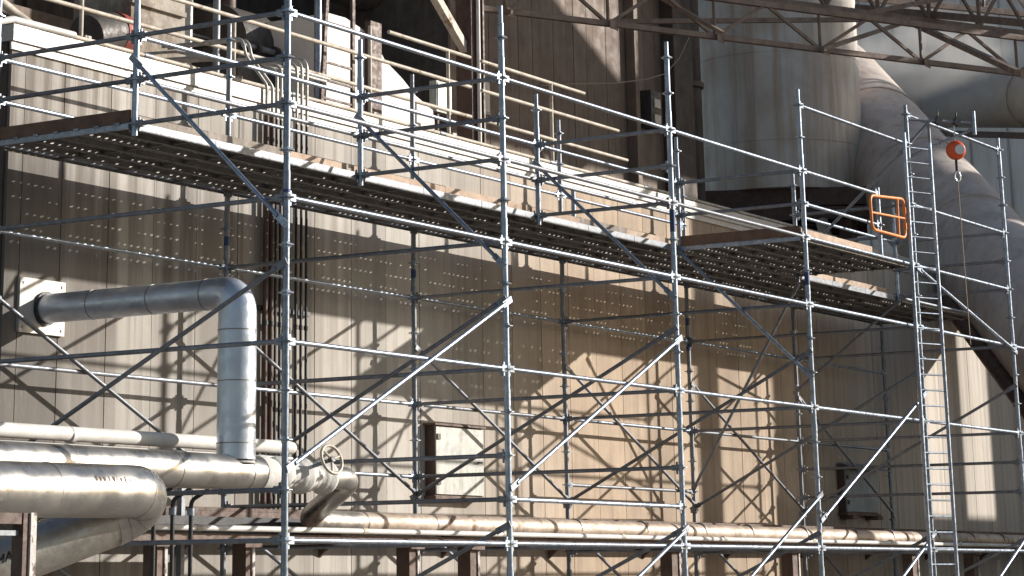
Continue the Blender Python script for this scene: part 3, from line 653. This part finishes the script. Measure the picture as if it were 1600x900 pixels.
for (z, e0, e1) in ((ROOF-.1, -.05, .55), (1.7, -.02, .1), (7, 0, 0)):
    vs += [(c0_.x-e0, 7.2, z), (c1_.x+e1, 7.2, z), (c1_.x+e1, 8.3, z), (c0_.x-e0, 8.3, z)]
mbx.add(vs, [(0, 1, 5, 4), (1, 2, 6, 5), (2, 3, 7, 6), (3, 0, 4, 7), (4, 5, 9, 8), (5, 6, 10, 9), (6, 7, 11, 10), (7, 4, 8, 11), (8, 9, 10, 11)]).build('shaft', 'blockwork', ch)
for z in (2.2, 3.0): MB().box((c0_.x-.04, 7.13, z), (c1_.x+.04, 7.19, z+.07)).build('flange', 'blockwork', ch)
mc = root('dark_machine', 'dark steel machine casing with a rounded top behind the conduits', 'machine', (9, 8, ROOF))
m0, m1 = onY(372, 90, 8.0), onY(475, 90, 8.0)
MB().box((m0.x, 8.0, ROOF-.05), (m1.x, 9.6, m0.z+.25)).build('casing', 'machine', mc)
mm = (m0+m1)/2; MB().tube([V((m0.x+.3, 8.8, m0.z+.3)), V((m1.x-.5, 8.8, m0.z+.3))], .75, 24).build('rounded_top', 'machine', mc)
MB().tube([V((m0.x, 7.9, m0.z+.2)), V((m1.x-.2, 7.9, m0.z+.22))], .05, 12).build('shaft', 'galv_dull_shaded', mc)
for a in (.3, .8, 1.3): MB().tube([V((m0.x+a, 7.9, m0.z+.2)), V((m0.x+a+.08, 7.9, m0.z+.2))], .11, 12).build('shaft_collar', 'conduit', mc)
for px_, yy, rr, mt, lab in ((292, 8.6, .09, 'conduit_grey', 'grey vertical pipe right behind the crusted chute'), (338, 8.2, .06, 'galv_dull_shaded', 'slim vertical pipe between the chute and the dark machine'),
                          (355, 9.0, .14, 'brown', 'rusty vertical pipe left of the dark machine'), (640, 8.9, .11, 'machine', 'dark vertical pipe behind the end of the white hood')):
    o = root('riser', lab, 'pipe', (onY(px_, 60, yy).x, yy, ROOF)); xx = onY(px_, 60, yy).x
    MB().tube([V((xx, yy, ROOF-.05)), V((xx, yy, 9))], rr, 12).build('run', mt, o)
    for z in (1.6, 3.1, 4.6): MB().tube([V((xx, yy, z)), V((xx, yy, z+.07))], rr*1.35, 12).build('flange', 'brown', o)
od = root('overhead_duct', 'dark horizontal duct hanging above the roof machinery', 'duct', onY(300, -5, 9.6))
oz = onY(520, 12, 9.6).z
MB().tube([V((4, 9.6, oz+.55)), V((15.5, 9.6, oz+.55))], .42, 20).build('run', 'machine', od)
for a in (6, 8.5, 11, 13.5): MB().tube([V((a, 9.6, oz+.55)), V((a+.06, 9.6, oz+.55))], .47, 20).build('flange', 'brown', od)
for a in (7, 12.5): MB().box((a, 9.55, oz+.9), (a+.06, 9.65, 9)).build('hanger', 'brown', od)
ct = root('cable_tray', 'sloping cable tray packed with grey cables beside the hood', 'cable tray', onY(560, 60, 9.0))
MB().obox(V((7.5, 9.0, 2.5)), V((16, 9.0, 2.5)), .5, .06).build('tray', 'brown', ct)
for j in range(4): MB().tube([V((7.5, 8.82+.1*j, 2.56)), V((16, 8.82+.1*j, 2.57))], .03, 8).build('cable', 'conduit_grey', ct)
for a in (8.2, 11.8, 15.4): MB().box((a, 8.97, ROOF-.05), (a+.08, 9.03, 2.46)).build('leg', 'brown', ct)
# white hood
hd = root('white_hood', 'off-white curved sheet metal hood on the roof behind the ladder', 'hood', (12, 7, ROOF))
HY = 7.0
out = [onY(x, y, HY) for x, y in ((508, 150), (512, 20), (540, 28), (580, 55), (602, 95), (628, 122), (650, 150), (676, 172), (679, 190), (676, 215))]
base = [V((out[0].x, HY, ROOF-.1)), V((out[-1].x, HY, ROOF-.1))]
prof = [base[0]] + out[1:-1] + [base[1]]
def prism(pts, vec, name, mat, parent):
    n = len(pts); pts = [V(p) for p in pts]; vec = V(vec)
    return MB().add(pts + [p+vec for p in pts], [tuple(range(n)), tuple(reversed(range(n, 2*n)))] + [(i, i+n, (i+1) % n+n, (i+1) % n) for i in range(n)]).build(name, mat, parent)
prism(prof, (0, 1.6, 0), 'hood_shell', 'hood', hd)
a, b_ = onY(583, 40, HY-.06), onY(583, 150, HY-.06)
MB().box((a.x-.16, HY-.12, ROOF), (a.x+.16, HY-.003, a.z+.05)).build('stiffener', 'brown', hd)
MB().box((out[6].x-.1, HY-.08, ROOF), (out[6].x+.02, HY-.003, out[6].z-.1)).build('rib', 'hood', hd)
# roof ladder
rl = root('roof_ladder', 'rusty brown fixed ladder rising from the roof beside the hood', 'ladder', (11, 6.2, ROOF))
LY = 6.1
for (xt, xb) in ((512, 498), (551, 551)):
    p, q = onY(xb, 150, LY), onY(xt, -30, LY); MB().obox((p.x, LY, ROOF-.05), (q.x, LY, q.z), .07, .05).build('stile', 'brown', rl)
for y in (30, 63, 92, 120, 148):
    p, q = onY(503+ (150-y)*.06, y+4, LY), onY(551, y-4, LY); MB().obox((p.x, LY, p.z), (q.x, LY, p.z), .035, .03).build('rung', 'brown', rl)
MB().tube([onY(497, -30, 6.6), V((onY(497, -30, 6.6).x, 6.6, ROOF))], .06, 12).build('side_pole', 'galv', rl)
# steel column, knee brace
CYY = 6.9
colm = root('steel_column', 'dark brown steel column with a pale downpipe rising from the roof', 'column', (14.5, CYY, ROOF))
cx = onY(735, 200, CYY).x
for dx, w0 in ((-.18, .05), (.2, .05)): MB().box((cx+dx, CYY-.16, ROOF), (cx+dx+w0, CYY+.16, 14)).build('flange', 'brown', colm)
MB().box((cx-.128, CYY-.02, ROOF), (cx+.198, CYY+.02, 14)).build('web', 'brown', colm)
MB().tube([V((cx-.05, CYY-.22, .75)), V((cx-.05, CYY-.22, 14))], .035, 10).build('downpipe', 'whitepipe', colm)
kb0, kb1 = onY(668, -25, CYY), onY(727, 78, CYY); MB().obox(kb0, kb1, .14, .14).build('knee_brace', 'tan', colm)
for px0, px1, mt in ((682, 706, 'labelwhite'), (752, 766, 'labelwhite')):
    p, q = onY(px0, 125, CYY+.6), onY(px1, 180, CYY+.6)
    sg = root('control_box', 'pale electrical box ' + ('left' if px0 < 700 else 'right') + ' of the brown steel column', 'box', (p.x, CYY+.6, ROOF))
    MB().box((p.x, CYY+.6, q.z), (q.x, CYY+.75, p.z)).build('cabinet', 'paneldoor', sg); MB().box((p.x+.03, CYY+.585, q.z+.04), (q.x-.03, CYY+.599, p.z-.04)).build('cabinet_door', 'conduit_grey', sg)
    MB().box((p.x+.1, CYY+.65, ROOF-.05), (p.x+.15, CYY+.7, q.z)).build('leg', 'brown', sg)
# ------------------------------------------------------------------ silos
TY = 7.8; tx0, tx1, txc = onY(705, 150, TY).x, onY(1062, 150, TY).x, onY(976, 60, TY).x
s1 = root('board_clad_tower', 'dark brown board-clad tower with rust streaks standing behind the roof', 'tower', (tx0, TY, ROOF))
MB().box((tx0, TY+.06, ROOF-.1), (tx1, TY+6, 15)).build('core', 'machine', s1)
NB = 34; bw = (tx1-tx0)/NB; bms = [MB().box((.004, 0, 0), (bw-.004, .055, 14.5)).mesh('board', 'stave') for _ in range(1)]
for i in range(NB): link('board', bms[0], s1, (tx0+i*bw, TY+random.uniform(-.006, .006), ROOF))
MB().box((txc, TY-.22, ROOF), (txc+.16, TY-.008, 15)).build('corner_post', 'stave', s1)
MB().box((txc+1.55, TY-.3, ROOF), (tx1+.05, TY-.01, 15)).build('corner_post', 'backwall', s1)
jb = onY(1017, 172, TY-.16); jv = V((0, -1, 0)); jr = V((1, 0, 0))
mb = MB().obox(jb-jr*.22, jb+jr*.22, .25, .75); mb.build('junction_box', 'machine', s1, jb)
for dz in (-.2, .12): MB().obox(jb+jv*.13-jr*.1+V((0, 0, dz)), jb+jv*.13+jr*.16+V((0, 0, dz)), .03, .18).build('gauge', 'conduit_grey', s1)
s2c = onD(1219, 285, 60.5); S2R = 130/3816*60.5*1.0
s2 = root('steel_silo', 'grey streaked steel silo on a brown steel frame', 'silo', (s2c.x, s2c.y, ROOF))
zb = onD(1219, 292, 60.5-S2R).z
MB().tube([V((s2c.x, s2c.y, zb)), V((s2c.x, s2c.y, 26))], S2R, 72).build('shell', 'silo2', s2)
for z in (zb+1.15, zb+3.3, zb+5.5): MB().tube([V((s2c.x, s2c.y, z)), V((s2c.x, s2c.y, z+.025))], S2R+.012, 72).build('weld_seam', 'silo2', s2)
vdir = V((CAM[0]-s2c.x, CAM[1]-s2c.y, 0)).normalized(); vs_ = V((-vdir.y, vdir.x, 0))
for s_ in (-1, 1):
    for f_ in (-1, 1):
        q = V((s2c.x, s2c.y, 0)) + vs_*s_*S2R*.75 + vdir*f_*S2R*.75
        MB().box((q.x-.16, q.y-.16, ROOF-.1), (q.x+.16, q.y+.16, zb-.75)).build('leg', 'brown', s2)
for k_, (dz, h, ext) in enumerate(((.002, .42, 1.08), (.46, .26, 1.02))):
    for f_ in (-1, 1):
        c = V((s2c.x, s2c.y, zb-dz-h/2)) + vdir*f_*S2R*.8
        MB().obox(c-vs_*S2R*ext, c+vs_*S2R*ext, .3, h).build('ring_beam', 'brown', s2)
        c = V((s2c.x, s2c.y, zb-dz-h/2-.003)) + vs_*f_*S2R*.8
        MB().obox(c-vdir*S2R*.7, c+vdir*S2R*.7, .3, h-.01).build('cross_beam', 'brown', s2)
for s_ in (-.5, .45):
    c = V((s2c.x, s2c.y, 0)) + vs_*s_*S2R + vdir*S2R*.86
    MB().obox(c+V((0, 0, zb-.75)), c+vs_*.35+V((0, 0, ROOF)), .28, .2).build('bracket', 'tan', s2)
# things between the silos
nb = root('slim_tower', 'narrow dark steel tower standing between the two silos', 'tower', onD(1075, 290, 57))
n0 = onD(1075, 290, 57)
MB().tube([V((n0.x, n0.y, ROOF)), V((n0.x, n0.y, 16))], .4, 16).build('shaft', 'backwall', nb)
for z in (5.2, 8.4): MB().tube([V((n0.x, n0.y, z)), V((n0.x, n0.y, z+.12))], .46, 16).build('collar', 'machine', nb)
cb = root('sagging_cable', 'thin sagging cable strung across the dark silo', 'cable', onD(850, 134, 44))
MB().tube([onY(845, 134, TY-.1), onY(900, 131, TY-.26), onY(960, 130, TY-.3), onY(1010, 124, TY-.35), onY(1040, 115, TY-.4), onY(1062, 90, TY-.4), onY(1078, 55, TY-.4)], .012, 6).build('run', 'rope', cb)
# ------------------------------------------------------------------ big inclined duct, horizontal pipe, far building
P1 = onD(1300, 152, 66); P2 = onY(1612, 492, 2.2)
dk = root('inclined_duct', 'large sooty duct sloping down from the steel silo to the right', 'duct', (P2.x, P2.y, GROUND))
L1 = (P1-V(CAM)).length; L2 = (P2-V(CAM)).length
r1, r2 = 87/3850*L1, 87/3850*L2
e_ = P2 + (P2-P1)*.2
MB().tube([P1-(P2-P1)*.05, P1, P2, e_], [r1, r1, r2, r2], 56).build('barrel', 'duct', dk)
for t in (.25, .5, .75):
    q = P1+(P2-P1)*t; d_ = (P2-P1).normalized(); MB().tube([q, q+d_*.05], r1+(r2-r1)*t+.03, 56).build('flange', 'duct', dk)
MB().box((e_.x-.4, e_.y-.4, GROUND), (e_.x+.4, e_.y+.4, e_.z)).build('footing', 'backwall', dk)
for j, (q0_, q1_, rr, nm) in enumerate((((1478, 470), (1640, 690), .16, 'thicker of the two rusty pipes under the sloping duct'), ((1500, 482), (1640, 660), .09, 'slimmer of the two rusty pipes under the sloping duct'))):
    o = root('sloping_pipe', nm, 'pipe', onY(*q1_, 1.0), 'rusty pipes under the sloping duct')
    MB().tube([onY(*q0_, 4.2), onY(*q1_, .9)], rr, 16).build('run', 'brown', o)
hpz = onD(1430, 155, 78); hp2 = onD(1640, 155, 78)
hpp = root('large_horizontal_pipe', 'large dusty tan pipe crossing behind the sloping duct at upper right', 'pipe', hpz)
hq = onD(1660, 152, 72); rbig = 44/3850*78
MB().tube([onD(1290, 150, 86), hpz, hq, onD(1760, 155, 68)], rbig, 40).build('barrel', 'bigpipe', hpp)
for t in (.2, .8): q = hpz+(hq-hpz)*t; MB().tube([q, q+(hq-hpz).normalized()*.06], rbig+.03, 40).build('flange', 'bigpipe', hpp)
MB().obox(onD(1420, 207, 77), onD(1700, 215, 71), .3, .18).build('walkway_beam', 'brown', hpp)
fb = root('far_grey_building', 'flat grey clad building far behind the sloping duct', 'building', onD(1500, 700, 110))
f0_, f1_ = onD(1180, 850, 118), onD(1900, 850, 95)
dv = (f1_-f0_); dv.z = 0; nv = V((-dv.y, dv.x, 0)).normalized()
def slab(p, q, z0, z1, th, name, mat, parent):
    n_ = V((-(q-p).y, (q-p).x, 0)).normalized()*th
    pts = [V((p.x, p.y, z0)), V((q.x, q.y, z0)), V((q.x, q.y, z1)), V((p.x, p.y, z1))]
    return prism(pts, n_, name, mat, parent)
slab(f0_, f1_, GROUND, 30, 6, 'wall', 'farwall', fb)
for i in range(12):
    p = f0_.lerp(f1_, i/12); slab(p-nv*.12, p.lerp(f1_, .02)-nv*.12, GROUND, 30, .1, 'cladding_rib', 'farwall', fb)
# ------------------------------------------------------------------ trusses
def truss(name, label, za, zc, px0, px1, xs_, dep=.12):
    """za: (lower chord pixels at both ends), zc: chord height; webs rise to an upper chord 1.6 m higher"""
    a, e = onZ(*px0, za), onZ(*px1, za); t = root(name, label, 'truss', (a.x, a.y, za))
    d = (e-a); L = d.length; u = d.normalized(); A, E_ = a-u*4, e+u*3
    for z in (za, zc): MB().obox(V((A.x, A.y, z)), V((E_.x, E_.y, z)), dep, dep*1.1).build('chord', 'truss', t)
    n = xs_; up = V((0, 0, zc-za))
    for i in range(n+1):
        p = A.lerp(E_, i/n); q = A.lerp(E_, min(1, (i+.5)/n)); r_ = A.lerp(E_, min(1, (i+1)/n))
        MB().obox(p, p+up, .07, .07).build('web_post', 'truss', t)
        if i < n:
            MB().obox(p+V((0, 0, .02)), q+up, .06, .06).build('web_diagonal', 'truss', t); MB().obox(q+up, r_+V((0, 0, .02)), .06, .06).build('web_diagonal', 'truss', t)
    return t, A, E_
tA = root('roof_truss', 'nearer brown lattice truss crossing the top of the view', 'truss', onZ(800, 19, 4.0))
ZA, HT = 4.0, .76
def low(x): return onZ(x, 19+(x-800)*.1215, ZA)
a_, e__ = low(745), low(1720)
for z, w_ in ((0, .1), (HT, .11)):
    for off_ in (-.035, .035): MB().obox(a_+V((0, off_, z)), e__+V((0, off_, z)), .05, w_).build('chord', 'truss', tA)
nodes = [790, 950, 1117, 1282, 1440, 1590, 1720]
for x0, x1 in zip(nodes, nodes[1:]):
    p, q = low(x0), low(x1); mid = low((x0+x1)/2)+V((0, 0, HT))
    MB().obox(p, mid, .05, .06).build('web_diagonal', 'truss', tA); MB().obox(mid, q, .05, .06).build('web_diagonal', 'truss', tA)
    MB().obox(p, p+V((0, 0, HT)), .05, .05).build('web_post', 'truss', tA)
    MB().obox(p-V((.1, .1, .03)), p+V((.2, -.1, -.03)), .012, .16).build('gusset', 'truss', tA)
tB, B0, B1 = truss('roof_truss', 'farther brown lattice truss above it at upper right', 5.75, 6.75, (1100, -12), (1600, 53), 11, .12)
for pa, pb, w_ in (((950, 34, 45.5), (1420, 30, 50), .09), ((1285, 77, 47), (1420, 33, 52), .08), ((1415, 31, 52), (1590, 113, 45), .11), ((1030, -5, 46), (1130, 52, 44), .07), ((672, -6, 44), (800, 19, 43), .07), ((1500, -8, 54), (1330, 25, 50), .1), ((1340, 12, 56), (1640, 40, 50), .16)):
    MB().obox(onD(*pa), onD(*pb), w_, w_).build('tie_bar', 'truss', tA)
tC, C0_, C1_ = truss('roof_truss', 'third and highest brown lattice truss at the top right corner', 8.2, 9.1, (1230, -14), (1600, 22), 10, .13)
# ------------------------------------------------------------------ unseen added blocks, shaped to shade the right-hand end (right of the view)
def sunward(p, t): return V(p) + V((1.12, -1, .51))*t
blk = root('shade_blocks', 'unseen blocks right of the view, shaped to shade the wall and duct', 'building', (54, -25, GROUND))
def shade_poly(pts, t, th, parent, name, mat):
    '''prism whose outline, followed along the sun's rays, is the given outline on the wall'''
    p = [sunward(q, t) for q in pts]; return prism(p, V((1.12, -1, .51))*th, name, mat, parent)
def W(x, z): return V((x, YWALL, z))
T_ = 13
for pts, t_ in (([W(21.5, GROUND-9), W(28.6, GROUND-9), W(28.6, 3.1), W(18.7, 3.1), W(18.7, .7), W(19.4, -.6), W(21.45, -2.4)], 13),
            ([W(32.6, GROUND-9), W(46, GROUND-9), W(46, 3.1), W(32.6, 3.1)], 13),
            ([W(28.61, .75), W(32.59, -.2), W(32.59, 3.1), W(28.61, 3.1)], 13),
            ([W(28.61, GROUND-9), W(32.59, GROUND-9), W(32.59, -4.7), W(28.61, -4.7)], 13),
            ([W(34.5, 2.5), W(47, 2.5), W(47, 7.4), W(42.2, 8.1), W(38.5, 8.35), W(38.2, 11.2), W(34.5, 11.2)], 50),
            ([W(47.05, -40), W(96, -40), W(96, 21.2), W(89, 19.6), W(58.9, 12.35), W(47.05, 9.4)], 50)):
    shade_poly(pts, t_, .5, blk, 'shade_block', 'farwall')
scr = root('shade_screen', 'unseen screen right of the view, shaped to shade the board-clad tower', 'shade screen', (28, -8, 8))  # added out of view; notched outline shapes the shade on the clad tower
scr_pts = [onY(x, y, TY) for x, y in ((690, 205), (690, -60), (822, -60), (970, 128), (976, -60), (1150, -60), (1150, 318))]
shade_poly(scr_pts, 13, .5, scr, 'screen_panel', 'farwall')
for p in (scr_pts[0], scr_pts[-1]):
    q = sunward(p, 13.2); MB().box((q.x-.2, q.y-.2, GROUND), (q.x+.2, q.y+.2, q.z+.05)).build('leg', 'brown', scr)
# steam drifting past the trusses
sm_, n_, b_n = newmat('steam')
n_.nodes.remove(b_n); vo = nd(n_, 'ShaderNodeVolumePrincipled'); vo.inputs['Color'].default_value = (.93, .9, .87, 1); vo.inputs['Anisotropy'].default_value = .2
tc = nd(n_, 'ShaderNodeTexCoord'); gr_ = nd(n_, 'ShaderNodeTexGradient', gradient_type='SPHERICAL'); n_.links.new(tc.outputs['Object'], gr_.inputs[0])
ns_ = noise(n_, mapped(n_, (1, 1, 1), tc.outputs['Object']), 2.4, 5, .6)
de = mathn(n_, 'MULTIPLY', ramp(n_, gr_.outputs['Fac'] if 'Fac' in gr_.outputs else gr_.outputs[1], 0, .7), ramp(n_, ns_, .36, .7, 0, 1.1))
n_.links.new(de, vo.inputs['Density']); n_.links.new(vo.outputs[0], n_.nodes['Material Output'].inputs['Volume'])
MAT['steam'] = sm_
bmx = bmesh.new(); bmesh.ops.create_icosphere(bmx, subdivisions=3, radius=1.0); sme = bpy.data.meshes.new('steam'); bmx.to_mesh(sme); bmx.free(); sme.materials.append(sm_)
stm = link('steam', sme, None, onD(1440, 110, 70.5)); stm.scale = (3.2, 3.2, 2.2); stm['kind'] = 'stuff'; tag(stm, 'thin pale steam drifting past the trusses', 'steam')
scn.cycles.max_bounces = 6; scn.cycles.diffuse_bounces = 3; scn.cycles.glossy_bounces = 3; scn.cycles.transparent_max_bounces = 4
scn.cycles.use_denoising = True
